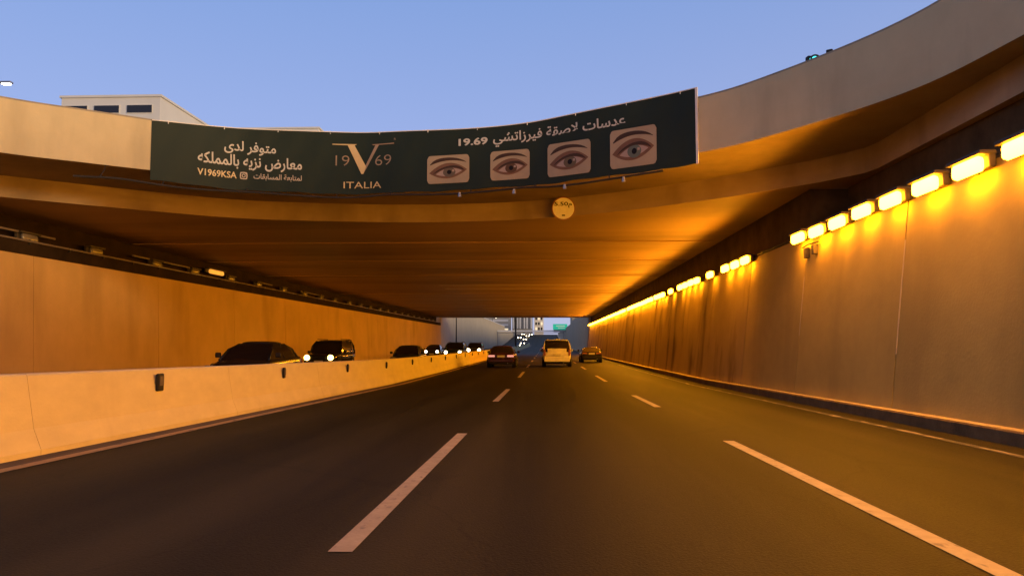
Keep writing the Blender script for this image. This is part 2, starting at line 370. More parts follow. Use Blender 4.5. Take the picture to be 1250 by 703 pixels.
# pale grout lines at two of the panel joints
for y, z0, z1 in [(14.55, 1.0, 3.1), (20.1, 1.4, 2.9)]:
    obj('joint_sealant', rel(tb([(xw(z0) + .004, y, z0), (xw((z0+z1)/2) + .004, y + .012, (z0+z1)/2), (xw(z1) + .004, y, z1)], 0.016, 5)), M['parapet'], rw)

# ------------------------------------------------------------------ left retaining wall
lw = thing('retaining_wall', 'tan concrete wall beyond the oncoming lanes with a dark band and conduit on top', 'wall', (-16.4, 20, 0))
LO = (-16.4, 20, 0)
le = [-60, -40, -20, -8, 0] + [8 * k for k in range(1, 15)] + [120.5]
for a, b in zip(le, le[1:]):
    off = random.uniform(-.006, .006)
    bm = extrude_profile(B(), [(-16.1 + off, -.7), (-16.3 + off, 3.97), (-16.95, 3.97), (-16.95, -.7)], [a + .012, b - .012])
    obj('wall_panel', rel(bm, LO), M['wall_left'], lw)
obj('panel_backing', rel(bx((-16.7, 30, 1.8), (.3, 179, 4.2)), LO), M['soot'], lw)
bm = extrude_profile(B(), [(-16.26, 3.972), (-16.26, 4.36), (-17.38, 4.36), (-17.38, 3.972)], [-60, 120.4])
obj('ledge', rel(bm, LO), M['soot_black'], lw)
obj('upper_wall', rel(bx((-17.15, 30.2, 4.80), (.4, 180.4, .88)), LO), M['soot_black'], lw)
obj('conduit', rel(tb([(-16.22, -30, 4.40), (-16.22, 118, 4.40)], 0.030, 6), LO), M['conduit'], lw)
bm = B()
for k in range(60): box(bm, (-16.235, -5 + 2.05 * k, 4.37), (.05, .06, .16))
o = obj('conduit_clip', rel(bm, LO), M['steel_dark'], lw)
# second, broken conduit runs behind
for a, b in [(22, 25.5), (30.5, 31.8), (33.0, 36.0), (44, 46.5), (52, 57)]:
    obj('upper_conduit', rel(tb([(-16.6, a, 4.72), (-16.6, b, 4.72)], 0.035, 6), LO), M['conduit'], lw)

# ------------------------------------------------------------------ the overpass
BEAM = [(-16.95, 19.0), (-15.1, 20.7), (-12.2, 23.1), (-9.8, 24.7), (-6.7, 25.5), (-3.7, 25.75), (-.7, 25.3), (2, 24.0), (4.3, 22.3), (5.8, 20.9), (6.9, 19.75), (7.72, 18.3), (7.72, 12.5), (7.72, 2), (7.72, -60)]
PAR = [(-17.1, 11.0), (-15.6, 15.2), (-13.13, 17.9), (-11.75, 19.0), (-10.48, 19.95), (-8.46, 21.4), (-5.72, 22.1), (-3.87, 21.9), (-1.0, 21.3), (.63, 20.6), (3.69, 18.7), (5.2, 16.9), (6.62, 14.3), (7.13, 11.9), (7.45, 8.0), (7.6, 2.0)]
ov = thing('overpass', 'curved concrete road bridge spanning the underpass below the sky', 'bridge', (-5, 24, 0))
OO = (-5, 24, 0)
beam_c = catmull(BEAM[:11], 8) + [Vector((7.35, 19.1, 0)), Vector((7.62, 18.65, 0)), Vector((7.72, 18.1, 0)), Vector((7.72, 12.5, 0))]
bp = [(p.x, p.y) for p in beam_c]
# beam with soffit
poly = [(-18.4, 19.0)] + bp + [(8.45, 12.5), (8.45, 123.5), (-18.4, 123.5)]
bm = slab(B(), poly, 5.25, 5.849)
be = [e for e in bm.edges if all(abs(v.co.z - 5.25) < .01 for v in e.verts) and all(v.co.y < 26.2 and v.co.x < 7.73 and v.co.x > -17 for v in e.verts) and len([f for f in e.link_faces if abs(f.normal.z) < .3]) == 1]
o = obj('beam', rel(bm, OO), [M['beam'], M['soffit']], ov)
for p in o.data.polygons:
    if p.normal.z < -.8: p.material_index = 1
# left wing
obj('wing_wall', rel(bx((-17.3, -20.6, 5.55), (.5, 79, .6)), OO), M['beam'], ov)
obj('wing_wall', rel(bx((8.085, -23.8, 6.0), (.73, 72.5, 1.5), bev=.02), OO), M['beam'], ov)
# deck underside overhang
pc = catmull(PAR, 8); pcs = [(p.x, p.y) for p in pc]
poly = pcs + [(8.44, 2.0), (8.44, 123.45), (-18.35, 123.45), (-18.35, 11.0)]
obj('deck_slab', rel(slab(B(), poly, 5.85, 6.3), OO), M['underside'], ov)
# parapet: pieces between joints
def ribbon(bm, curve, i0, i1, z0, z1, t0, t1, inset=0.0):
    """wall along curve; outer face at t0 outwards (towards the opening), inner at t1"""
    def nrm(i):
        a = curve[max(0, i - 1)]; b = curve[min(len(curve) - 1, i + 1)]; d = (b - a).normalized()
        return Vector((d.y, -d.x, 0))
    rings = []
    for i in range(i0, i1 + 1):
        n = nrm(i); p = curve[i]
        if i == i0 or i == i1:
            a = curve[max(0, i - 1)]; b = curve[min(len(curve) - 1, i + 1)]; d = (b - a).normalized()
            p = p + d * (inset if i == i0 else -inset)
        rings.append([bm.verts.new((p + n * t0).to_tuple()[:2] + (z0,)), bm.verts.new((p + n * t0).to_tuple()[:2] + (z1,)),
                      bm.verts.new((p + n * t1).to_tuple()[:2] + (z1,)), bm.verts.new((p + n * t1).to_tuple()[:2] + (z0,))])
    for a, b in zip(rings, rings[1:]):
        for k in range(4): bm.faces.new((a[k], a[(k + 1) % 4], b[(k + 1) % 4], b[k]))
    bm.faces.new(rings[0]); bm.faces.new(list(reversed(rings[-1])))
    return bm
N = len(pc) - 1
cuts = [0, 16, 34, 52, 70, 88, 104, N]
for a, b in zip(cuts, cuts[1:]):
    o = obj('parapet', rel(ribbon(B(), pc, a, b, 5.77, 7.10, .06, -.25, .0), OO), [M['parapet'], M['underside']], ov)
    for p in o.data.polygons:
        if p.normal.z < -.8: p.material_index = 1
obj('parapet_cap', rel(ribbon(B(), pc, 0, N, 7.102, 7.145, .05, -.28), OO), M['cap'], ov)
obj('parapet', rel(bx((7.73, -29.0, 6.46), (.25, 62, 1.28)), OO), M['parapet'], ov)
obj('parapet', rel(bx((-17.2, -24.5, 6.46), (.25, 71, 1.28)), OO), M['parapet'], ov)
# pale strips across the soffit and drip line
for y in (54, 57.5, 72, 90, 99, 110):
    obj('joint_strip', rel(bx((-.3 if y < 60 else -1.8, y, 5.235), (14.3 if y < 60 else 11, .22, .026)), OO), M['soffit_joint'], ov)
for y in (31, 38, 46, 63, 81):
    obj('drop_rib', rel(bx((-5, y, 5.23), (23.6, .35, .04)), OO), M['soffit'], ov)

# ------------------------------------------------------------------ banner
BP = [(-10.48, 19.95), (-8.46, 21.4), (-5.72, 22.1), (-3.87, 21.9), (-1.0, 21.3), (.63, 20.6), (3.69, 18.7)]
full = [(-11.75, 19.0)] + BP + [(5.2, 16.9)]
bc = catmull(full, 30)[30:-30]
bc = [Vector(p) for p in bc]
ss = [0.0]
for a, b in zip(bc, bc[1:]): ss.append(ss[-1] + (b - a).length)
def at(s, off):
    s = max(-.2, min(ss[-1] + .2, s))
    i = 0
    while i < len(ss) - 2 and ss[i + 1] < s: i += 1
    t = (s - ss[i]) / (ss[i + 1] - ss[i])
    d = (bc[i + 1] - bc[i]).normalized()
    i2 = min(i + 2, len(bc) - 1); d2 = (bc[i2] - bc[i2 - 1]).normalized()
    nn = (Vector((d.y, -d.x, 0)) * (1 - t) + Vector((d2.y, -d2.x, 0)) * t)
    return bc[i] + (bc[i + 1] - bc[i]) * t + nn * off
L = ss[-1]
BO = (-4, 21.9, 5.5)
ban = thing('banner', 'long dark advertising banner with Arabic lettering and four eyes hung on the bridge', 'banner', BO)
def top(s): return 7.10 + .20 * math.sin(min(1, s / 5.0) * math.pi / 2) - .09 * math.exp(-((s - 9.5) / 2.6) ** 2) + .05 * (s / L) ** 4
def bot(s): return 5.50 + .012 * math.sin(s * 2.1) + .01 * math.sin(s * 5.3)
def band(s0, s1, zlo, zhi, off, thick, ns, nz=1):
    bm = B(); g = []
    for i in range(ns + 1):
        s = s0 + (s1 - s0) * i / ns
        col = []
        for side in (0, -thick):
            row = []
            for j in range(nz + 1):
                zz = zlo(s) + (zhi(s) - zlo(s)) * j / nz
                p = at(s, (off(s, zz) if callable(off) else off) + side); row.append(bm.verts.new((p.x, p.y, zz)))
            col.append(row)
        g.append(col)
    for i in range(ns):
        for j in range(nz):
            bm.faces.new((g[i][0][j], g[i + 1][0][j], g[i + 1][0][j + 1], g[i][0][j + 1]))
            bm.faces.new((g[i][1][j], g[i][1][j + 1], g[i + 1][1][j + 1], g[i + 1][1][j]))
        bm.faces.new((g[i][0][0], g[i][1][0], g[i + 1][1][0], g[i + 1][0][0]))
        bm.faces.new((g[i][0][nz], g[i + 1][0][nz], g[i + 1][1][nz], g[i][1][nz]))
    for c in (g[0], g[-1]):
        for j in range(nz): bm.faces.new((c[0][j], c[0][j + 1], c[1][j + 1], c[1][j]))
    return bm
obj('sheet', rel(band(0, L, bot, top, lambda s_, z_: .085 + .008 * math.sin(s_ * 2.6 + z_ * 1.5) * math.cos(s_ * .9) + .006 * math.sin(s_ * 7 - z_ * 3.5), .02, 160, 8), BO), M['banner'], ban)
obj('hem', rel(band(0, L, lambda s: top(s) + .001, lambda s: top(s) + .022, .10, .03, 120), BO), M['banner_edge'], ban)
obj('hem', rel(band(L + .002, L + .06, lambda s: bot(s) - .02, lambda s: top(s) + .02, .10, .03, 2), BO), M['banner_edge'], ban)
for i in range(11):
    s = .4 + (L - .8) * i / 10
    p = at(s, .0); q = at(s, .09)
    obj('tie', rel(tb([(q.x, q.y, top(s) - .05), (q.x, q.y, top(s) + .03), (p.x, p.y, 7.16)], .012, 5), BO), M['banner_edge'], ban)
def flat(bm, pts, off=.0):
    """pts: outline in (s,z), mapped later"""
    f = bm.faces.new([bm.verts.new((s, off, z)) for s, z in pts])
    bm.normal_update(); bmesh.ops.triangulate(bm, faces=[f]); return bm
def wrap(bm, off, name, m, parent=ban):
    for v in bm.verts:
        p = at(v.co.x, off + v.co.y); v.co = Vector((p.x, p.y, v.co.z))
    me = bpy.data.meshes.new(name); bm.to_mesh(me); bm.free(); me.materials.append(m)
    for v in me.vertices: v.co -= Vector(BO)
    o = bpy.data.objects.new(name, me); COL.objects.link(o); o.parent = parent; return o
AR = {'ا':(0xFE8D,2),'ل':(0xFEDD,4),'ب':(0xFE8F,4),'ت':(0xFE95,4),'س':(0xFEB1,4),'ش':(0xFEB5,4),'ص':(0xFEB9,4),'ض':(0xFEBD,4),'ع':(0xFEC9,4),'د':(0xFEA9,2),'ق':(0xFED5,4),'ف':(0xFED1,4),'ة':(0xFE93,2),'ي':(0xFEF1,4),'ر':(0xFEAD,2),'ز':(0xFEAF,2),'م':(0xFEE1,4),'ن':(0xFEE5,4),'ه':(0xFEE9,4),'ك':(0xFED9,4),'و':(0xFEED,2),'ى':(0xFEEF,2),'\u0001':(0xFEFB,2)}
def shape(s):
    s = s.replace('لا', '\u0001'); out = []
    for i, c in enumerate(s):
        if c not in AR: out.append(c); continue
        b, n = AR[c]
        prev = i > 0 and s[i-1] in AR and AR[s[i-1]][1] == 4
        nxt = i + 1 < len(s) and s[i+1] in AR and n == 4
        out.append(chr(b + (3 if prev and nxt else 2 if nxt else 1 if prev else 0)))
    return ''.join(reversed(out))
def text_bm(body, x0, x1, z0, z1, bold=0.0, ext=0.0):
    c = bpy.data.curves.new('lettering', 'FONT'); c.body = body; c.offset = bold; c.extrude = ext; c.resolution_u = 3
    o = bpy.data.objects.new('tmp', c); COL.objects.link(o)
    dg = bpy.context.evaluated_depsgraph_get(); dg.update()
    me = bpy.data.meshes.new_from_object(o.evaluated_get(dg))
    bm = B(); bm.from_mesh(me); bpy.data.objects.remove(o); bpy.data.meshes.remove(me)
    xs = [v.co.x for v in bm.verts]; ys = [v.co.y for v in bm.verts]
    a, b, c_, d = min(xs), max(xs), min(ys), max(ys)
    for v in bm.verts: v.co = Vector((x0 + (v.co.x - a) / (b - a) * (x1 - x0), v.co.z, z0 + (v.co.y - c_) / (d - c_) * (z1 - z0)))
    return bm
PO = .101
for body, x0, x1, z0, z1, mm, bd in [
        (shape('متوفر لدى'), 1.88, 3.30, 6.50, 6.88, 'white_print', .016),
        (shape('معارض نزيه بالمملكه'), 1.18, 4.03, 6.06, 6.48, 'white_print', .018),
        ('V1969KSA', 1.18, 2.24, 5.80, 5.99, 'gold_print', .02),
        (shape('لمتابعة المسابقات'), 2.70, 4.03, 5.80, 6.00, 'cream_print', .012),
        (shape('عدسات لاصقة فيرزاتشي'), 9.70, 13.62, 6.64, 7.06, 'white_print', .016),
        ('19.69', 8.68, 9.54, 6.74, 6.95, 'white_print', .03),
        ('19', 4.98, 5.38, 6.32, 6.62, 'gold_dark', -.012), ('69', 6.16, 6.66, 6.32, 6.62, 'gold_dark', -.012),
        ('ITALIA', 5.22, 6.36, 5.66, 5.85, 'gold_print', 0.0),
        ('R', 6.74, 6.80, 7.03, 7.09, 'gold_dark', 0.0)]:
    wrap(text_bm(body, x0, x1, z0, z1, bd), PO, 'lettering', M[mm])
# round camera icon before the handle
bm = B()
def ring(bm, cx, cz, ro, ri, n=20, sq=0.0):
    a = []
    for k in range(n):
        t = 2 * math.pi * k / n
        def sp(r):
            c, s = math.cos(t), math.sin(t)
            if sq: m_ = max(abs(c), abs(s)); f = (1 - sq) + sq / m_; c, s = c * f, s * f
            return (cx + r * c, 0, cz + r * s)
        a.append((bm.verts.new(sp(ro)), bm.verts.new(sp(ri))))
    for k in range(n):
        p, q = a[k], a[(k + 1) % n]; bm.faces.new((p[0], q[0], q[1], p[1]))
ring(bm, 2.43, 5.90, .105, .075, 24, .6); ring(bm, 2.43, 5.90, .055, .032, 16)
flat(bm, [(2.475, 5.95), (2.50, 5.95), (2.50, 5.97), (2.475, 5.97)])
wrap(bm, PO, 'icon', M['cream_print'])
# V emblem
bm = B()
flat(bm, [(5.32, 6.93), (5.52, 6.93), (5.88, 6.30), (5.80, 6.08), (5.74, 6.08)])
flat(bm, [(4.88, 6.955), (5.60, 6.955), (5.53, 6.915), (4.88, 6.93)])
wrap(bm, PO, 'emblem', M['gold_print'])
bm = B()
flat(bm, [(5.82, 6.12), (5.905, 6.26), (6.28, 6.93), (6.17, 6.93), (5.87, 6.34)])
flat(bm, [(6.05, 6.94), (6.74, 6.955), (6.74, 6.925), (6.10, 6.915)])
wrap(bm, PO, 'emblem', M['gold_dark'])
# four printed eyes
def rrect(x0, x1, z0, z1, r, n=5):
    o = []
    for cx, cz, a0 in ((x1 - r, z1 - r, 0), (x0 + r, z1 - r, 90), (x0 + r, z0 + r, 180), (x1 - r, z0 + r, 270)):
        for k in range(n + 1):
            a = R(a0 + 90 * k / n); o.append((cx + r * math.cos(a), cz + r * math.sin(a)))
    return o
eyes = [(7.75, 9.0, 5.70, 6.50, 'iris_a', 'first printed eye from the left, with grey iris'),
        (9.62, 10.78, 5.70, 6.52, 'iris_b', 'second printed eye from the left, with brown iris'),
        (11.33, 12.62, 5.66, 6.56, 'iris_c', 'third printed eye from the left, with hazel iris'),
        (13.18, 14.47, 5.66, 6.66, 'iris_d', 'rightmost printed eye, the largest, with greenish iris')]
for x0, x1, z0, z1, im, lab in eyes:
    W, H = x1 - x0, z1 - z0
    q = lambda a, b: (x0 + W * a, z0 + H * b)
    bm = B(); r_ = .10; cols = []
    for k in range(33):
        xx = x0 + W * k / 32; dd = min(xx - x0, x1 - xx); dz = 0 if dd >= r_ else r_ - math.sqrt(max(0, r_ * r_ - (r_ - dd) ** 2))
        cols.append((bm.verts.new((xx, 0, z0 + dz)), bm.verts.new((xx, 0, z1 - dz))))
    for p, p2 in zip(cols, cols[1:]): bm.faces.new((p[0], p2[0], p2[1], p[1]))
    e = wrap(bm, PO, 'eye_picture', M['skin_print']); e['label'] = lab
    def strip2(up, dn):
        bm = B(); a = [bm.verts.new((s_, 0, z_)) for s_, z_ in up]; b = [bm.verts.new((s_, 0, z_ - .001)) for s_, z_ in dn]
        for k in range(len(a) - 1): bm.faces.new((a[k], a[k+1], b[k+1], b[k]))
        return bm
    def lens(c, w_, hu, hd, tilt, n=16):
        T = [k / (n - 1) * 2 - 1 for k in range(n)]
        return strip2([q(c[0] + t * w_, c[1] + hu * (1 - t * t) + tilt * t) for t in T], [q(c[0] + t * w_, c[1] - hd * (1 - t * t) + tilt * t) for t in T])
    wrap(lens((.50, .42), .45, .30, .25, .04), PO + .004, 'eyelid', M['lid_print'], ban)
    wrap(lens((.52, .38), .31, .15, .12, .05), PO + .008, 'eye_white', M['sclera_print'], ban)
    bm = B(); flat(bm, [q(.53 + .15 * math.cos(t * .393), .39 + .17 * math.sin(t * .393)) for t in range(16)])
    wrap(bm, PO + .012, 'iris', M[im], ban)
    bm = B(); flat(bm, [q(.53 + .055 * math.cos(t * .6283), .39 + .08 * math.sin(t * .6283)) for t in range(10)])
    wrap(bm, PO + .016, 'pupil', M['black_print'], ban)
    # brow and upper lash line: arcs
    def arc(c, w_, h_, t0, t1, tilt, n=12):
        up, dn = [], []
        for k in range(n):
            t = k / (n - 1) * 2 - 1; y = h_ * (1 - t * t) + tilt * t; th = t0 + (t1 - t0) * (k / (n - 1)) ; th *= (1 - abs(t) ** 5 * .8)
            up.append(q(c[0] + t * w_, c[1] + y + th)); dn.append(q(c[0] + t * w_, c[1] + y))
        return strip2(up, dn)
    wrap(arc((.50, .69), .43, .12, .15, .06, .03), PO + .004, 'eyebrow', M['brow_print'], ban)
    wrap(arc((.52, .38), .37, .16, .05, .10, .05), PO + .014, 'eyelash', M['brow_print'], ban)
    bm = B()
    for g in (.60,): flat(bm, [q(g, .40), q(g + .05, .40), q(g + .05, .47), q(g, .47)])
    wrap(bm, PO + .02, 'catchlight', M['sclera_print'], ban)

# rail with small spotlights under the banner
rail = thing('light_rail', 'thin dark rail with small spotlights running just below the banner', 'rail', (-4, 22, 5.4))
RO = (-4, 22, 5.4)
pts = []
for i in range(0, len(pc)):
    p = pc[i]
    if -12.0 < p.x < 3.2:
        n = Vector(((pc[i+1]-pc[i]).y, -(pc[i+1]-pc[i]).x, 0)).normalized()
        pts.append((p + n * .18).to_tuple()[:2] + (5.40 + .03 * math.sin(i * .5),))
obj('rail_bar', rel(tb(pts, .028, 6), RO), M['steel_dark'], rail)
for i in range(3, len(pts) - 1, 7):
    p = Vector(pts[i])
    obj('hanger', rel(tb([p, p + Vector((0, .22, .25)), p + Vector((0, .25, .44))], .014, 5), RO), M['steel_dark'], rail)
for s in (8.75, 10.35, 11.9, 13.6):
    p = at(s, .2)
    h = obj('spotlight', rel(disc(B(), (p.x, p.y, 5.33), .055, .11, 'Z', 12, .035), RO), M['steel'], rail)
    obj('spotlight_lens', rel(disc(B(), (p.x, p.y, 5.392), .03, .01, 'Z', 12), RO), M['sign_white'], h)

# height limit sign on the beam
sg = thing('height_sign', 'round pale height limit sign reading 5.50 fixed to the bridge beam', 'sign', (.58, 24.55, 5.47))
obj('sign_plate', disc(B(), (0, 0, 0), .37, .02, 'Y', 32), M['sign_white'], sg)
bm = B(); ring(bm, 0, 0, .37, .345, 32); obj('sign_rim', bm, M['sign_red'], sg, loc=(0, -.014, 0))
obj('sign_text', text_bm('5.50م'.replace('م', '\uFEE1'), -.29, .27, .02, .21, .02), M['black_print'], sg, loc=(0, -.015, 0))
obj('sign_text', bx((0, -.013, -.22), (.10, .004, .04)), M['black_print'], sg)
obj('sign_bracket', tb([(0, .012, .1), (0, .45, .12), (0, .6, .3)], .02, 6), M['steel_dark'], sg)

# ------------------------------------------------------------------ right wall lamps
def make_lamp(lens_mat):
    t = thing('wall_lamp', '', 'wall lamp')
    bm = bx((.12, 0, .10), (.26, .98, .06), bev=.015); box(bm, (.20, 0, -.02), (.10, .94, .20), bev=.02)
    obj('housing', bm, M['fixture'], t)
    obj('lens', bx((.075, 0, -.05), (.15, .76, .25), bev=.073), lens_mat, t, smooth=True)
    obj('bracket', tb([(.30, 0, -.02), (.24, 0, -.02), (.24, 0, -.14)], .02, 6), M['steel_dark'], t)
    if lens_mat.name == 'sodium_lens':      # the fitting throws its beam across the road
        ld = bpy.data.lights.new('beam', 'AREA'); ld.shape = 'RECTANGLE'; ld.size = .62; ld.size_y = .15
        ld.energy = LAMP_WATT; ld.color = (1.0, 0.36, 0.012)
        lo = bpy.data.objects.new('beam', ld); COL.objects.link(lo); lo.parent = t; lo.location = (-.012, 0, -.055)
        lo.rotation_euler = Vector((1, 0, .24)).to_track_quat('Z', 'Y').to_euler()
        lo.rotation_euler.rotate_axis('Z', 0.0)
    return t
lamp0 = make_lamp(M['lamp'])
near = [20.15 - 1.345 * k for k in range(0, 32)]
far = [25.5, 26.85, 28.3, 30.9, 33.6, 35.0, 36.4, 37.8, 40.6, 43.3, 44.65, 46.0]
y = 48.0
while y < 117:
    if random.random() > .10: far.append(y)
    y += 1.35
first = True
allL = sorted(near + far)
nr = sorted([v for v in near if v > 10])
ords = {0: 'lit lamp at the far end of the open-air row, last before the bridge shadow', 1: 'second lit lamp from the far end of the open-air row', 2: 'third lit lamp from the far end of the open-air row',
        3: 'fourth lit lamp from the far end of the open-air row', 4: 'fifth lit lamp from the far end of the open-air row', 5: 'sixth lit lamp from the far end of the open-air row',
        6: 'seventh lit lamp from the far end, large and near', 7: 'nearest visible lit lamp, cut by the right picture edge'}
fo = {25.5: 'nearest lit lamp under the bridge, first after the dark gap', 26.85: 'second lit lamp under the bridge, in the first trio', 28.3: 'third lit lamp under the bridge, last of the first trio',
      30.9: 'single lit lamp under the bridge standing apart after the first trio', 33.6: 'nearer lamp of the first close pair under the bridge', 35.0: 'farther lamp of the first close pair under the bridge',
      36.4: 'nearer lamp of the second close pair under the bridge', 37.8: 'farther lamp of the second close pair under the bridge', 40.6: 'small lit lamp alone between the second pair and the continuous row'}
for yy in allL:
    o = lamp0 if first else copy_tree(lamp0); first = False
    o.location = (xw(3.95) - .33, yy, 3.93 + random.uniform(-.012, .012)); o.rotation_euler = (0, 0, random.uniform(-.01, .01))
    o['group'] = 'lit sodium lamps along the right wall'
    if yy in near:
        k = near.index(yy)
        o['label'] = ords.get(k, 'amber sodium lamp on the open-air stretch of the right wall nearer than the picture edge')
    else: o['label'] = fo.get(yy, 'small amber lamp in the continuous glowing row deep under the bridge')
# junction boxes and camera bracket under the last open air lamp
jb = thing('junction_box', 'pair of small grey boxes on a bracket under the lamps before the bridge', 'electrical box', (xw(3.5) - .12, 19.4, 3.5))
obj('box_body', bx((.04, -.12, 0), (.12, .16, .24), bev=.01), M['box_grey'], jb)
obj('box_body', bx((.05, .5, -.02), (.1, .2, .26), bev=.01), M['box_grey'], jb)
obj('arm', tb([(.05, -.35, .16), (.02, .3, .17), (.06, .8, .15)], .02, 6), M['steel_dark'], jb)
obj('cable', tb([(.1, 0, -.2), (.12, .05, -.9), (.1, .12, -1.5)], .012, 5), M['steel_dark'], jb)

# unlit lamps over the left wall
lamp1 = make_lamp(M['lamp_off'])
yl = [11.6 + 4.1 * k for k in range(26)]
for i, yy in enumerate(yl):
    o = lamp1 if i == 0 else copy_tree(lamp1)
    o.location = (-16.48, yy + random.uniform(-.3, .3), 4.62); o.rotation_euler = (0, random.uniform(-.1, .1), math.pi)
    o['group'] = 'unlit lamps over the left wall'; o['label'] = 'dark unlit lamp above the conduit of the left wall'
    o.name = 'wall_lamp'
lamp2 = make_lamp(M['lamp_dim'])
lamp2.location = (-16.40, 38.2, 4.78); lamp2.rotation_euler = (0, 0, math.pi); lamp2.scale = (1, 2.2, .9)
lamp2['label'] = 'only faintly glowing amber lamp above the left wall'
lamp2['group'] = 'unlit lamps over the left wall'

# ------------------------------------------------------------------ median barrier
bar = thing('median_barrier', 'pale concrete barrier between the two carriageways', 'barrier', (-6.4, 20, 0))
prof = [(-5.92, -.05), (-5.92, .07), (-6.02, .31), (-6.13, .93), (-6.15, .95), (-6.37, .95), (-6.39, .93), (-6.50, .31), (-6.60, .07), (-6.60, -.05)]
be_ = [-60, -40, -25, -14, -8, -2.7, 3.15, 9.0] + [9.0 + 5.85 * k for k in range(1, 50)]
for i, (a, b) in enumerate(zip(be_, be_[1:])):
    g = .035 if abs(a - 9.0) < .1 or abs(b - 9.0) < .1 else .006
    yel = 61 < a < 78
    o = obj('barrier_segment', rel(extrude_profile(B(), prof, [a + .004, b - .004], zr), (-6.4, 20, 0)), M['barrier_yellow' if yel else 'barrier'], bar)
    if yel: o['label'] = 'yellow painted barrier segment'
rf = thing('reflector_box', '', 'reflector', group='dark reflectors on the median barrier')
obj('reflector_back', bx((0, 0, 0), (.05, .17, .26), bev=.02), M['trim'], rf)
obj('reflector_face', bx((.03, 0, .02), (.012, .11, .14)), M['box_grey'], rf)
names = ['largest dark reflector, nearest on the barrier below the left wall', 'second dark reflector, on the barrier below the black sedan', 'third dark reflector, on the barrier below the oncoming car with bright headlights',
         'fourth dark reflector along the barrier', 'fifth dark reflector along the barrier, below the distant cars']
for k in range(12):
    yy = 12.05 + 5.83 * k
    o = rf if k == 0 else copy_tree(rf)
    o.location = (-6.055, yy, .72 + zr(yy) + .02); o.scale = (1, 1.15, 1.05) if k == 0 else (1, .62, .95)
    o['label'] = names[k] if k < 5 else 'tiny dark reflector far along the barrier'

# ------------------------------------------------------------------ beyond the bridge
WG = thing('trench_wall', 'grey concrete wall left of the road beyond the bridge', 'wall', (-17, 200, 0))
for k in range(16):
    a = 121 + 12 * k; b = a + 12
    obj('wall_panel', bx((0 + .25, (a + b) / 2 - 200, 3.6), (.6, 11.96, 8.6), bev=.02), M['grey_wall'], WG)
obj('coping', bx((.2, 17, 7.99), (.9, 192, .18)), M['build_pale'], WG)
WG2 = thing('trench_wall', 'blue grey concrete wall right of the road beyond the bridge', 'wall', (7, 200, 0))
for k in range(16):
    a = 121 + 12 * k; b = a + 12
    obj('wall_panel', bx((.05, (a + b) / 2 - 200, 3.1), (.6, 11.96, 7.6 if k < 7 else 6.6), bev=.02), M['blue_wall'], WG2)
obj('wall_panel', bx((.3, 175, 3.2), (.6, 130, 7.2)), M['blue_wall'], WG2)
obj('wall_panel', bx((.0, 175, 3.2), (.6, 130, 7.2)), M['grey_wall'], WG)

def street_lamp(x, y, z0, h, arm, label, lens, group='street lamps beyond the bridge', r=.09):
    t = thing('street_lamp', label, 'street lamp', (x, y, z0), group=group)
    obj('pole', tb([(0, 0, 0), (0, 0, h * .6), (0, 0, h)], [r * 1.3, r, r * .7], 8), M['steel_dark'], t)
    obj('arm', tb([(0, 0, h - .05), (arm * .5, 0, h + .12), (arm, 0, h + .15)], r * .5, 6), M['steel_dark'], t)
    hd = obj('head', bx((arm, 0, h + .15), (.6, .28, .12), bev=.03), M['steel'], t)
    obj('lamp_lens', bx((arm, 0, h + .08), (.42, .22, .06), bev=.02), lens, hd)
    return t
street_lamp(-15.85, 138, -.45, 7.5, -.8, 'slim dark pole beside the grey wall just beyond the bridge', M['lamp_off'], r=.1)
street_lamp(-6.25, 163, -.4, 9, 1.6, 'dark lamp post on the median in front of the white finned building', M['lamp_off'], r=.15)
street_lamp(-17.9, 205, 6.2, 2.4, 1.0, 'small lit street lamp over the grey wall, nearer one', M['street_lamp_warm'])
street_lamp(-17.9, 262, 6.2, 3.4, 1.2, 'small lit street lamp over the grey wall, farther one', M['street_lamp_warm'])
t = street_lamp(-30.35, 40, 6.2, 8.9, 1.25, 'bright white street lamp at the left picture edge above the bridge', M['street_lamp_on'], group='street lamps beyond the bridge')

def facade(name, label, x0, x1, y0, y1, z0, z1, m, wins=(), group=None, cat='building'):
    cx, cy = (x0 + x1) / 2, y0
    t = thing(name, label, cat, (cx, cy, z0), group=group)
    obj('wall', bx((0, (y1 - y0) / 2, (z1 - z0) / 2), (x1 - x0, y1 - y0, z1 - z0), bev=.03), m, t)
    obj('roof', bx((0, (y1 - y0) / 2, z1 - z0 + .12), (x1 - x0 + .3, y1 - y0 + .3, .24)), m, t)
    for (a, b, c, d, mm) in wins:   # absolute x, z
        f = obj('window', bx(((a + b) / 2 - cx, -.02, (c + d) / 2 - z0), (b - a + .12, .10, d - c + .12)), m, t)
        obj('pane', bx(((a + b) / 2 - cx, -.05, (c + d) / 2 - z0), (b - a, .12, d - c)), mm, f)
    return t
# white rooftop block over the left parapet
facade('rooftop_building', 'white block with three dark slot windows rising behind the left parapet', -52.0, -41.1, 80, 96, 6.2, 27.5, M['build_white'],
       [(-51.7, -49.1, 25.8, 26.6, M['window_dark']), (-48.3, -45.6, 25.8, 26.6, M['window_dark']), (-44.7, -42.0, 25.8, 26.6, M['window_dark'])])
facade('low_building', 'long low white building behind the top edge of the banner', -60, -33.5, 112, 150, 6.2, 32.9, M['build_white'], [(-58 + 4 * k, -56 + 4 * k, 28, 30, M['window_dark']) for k in range(6)])
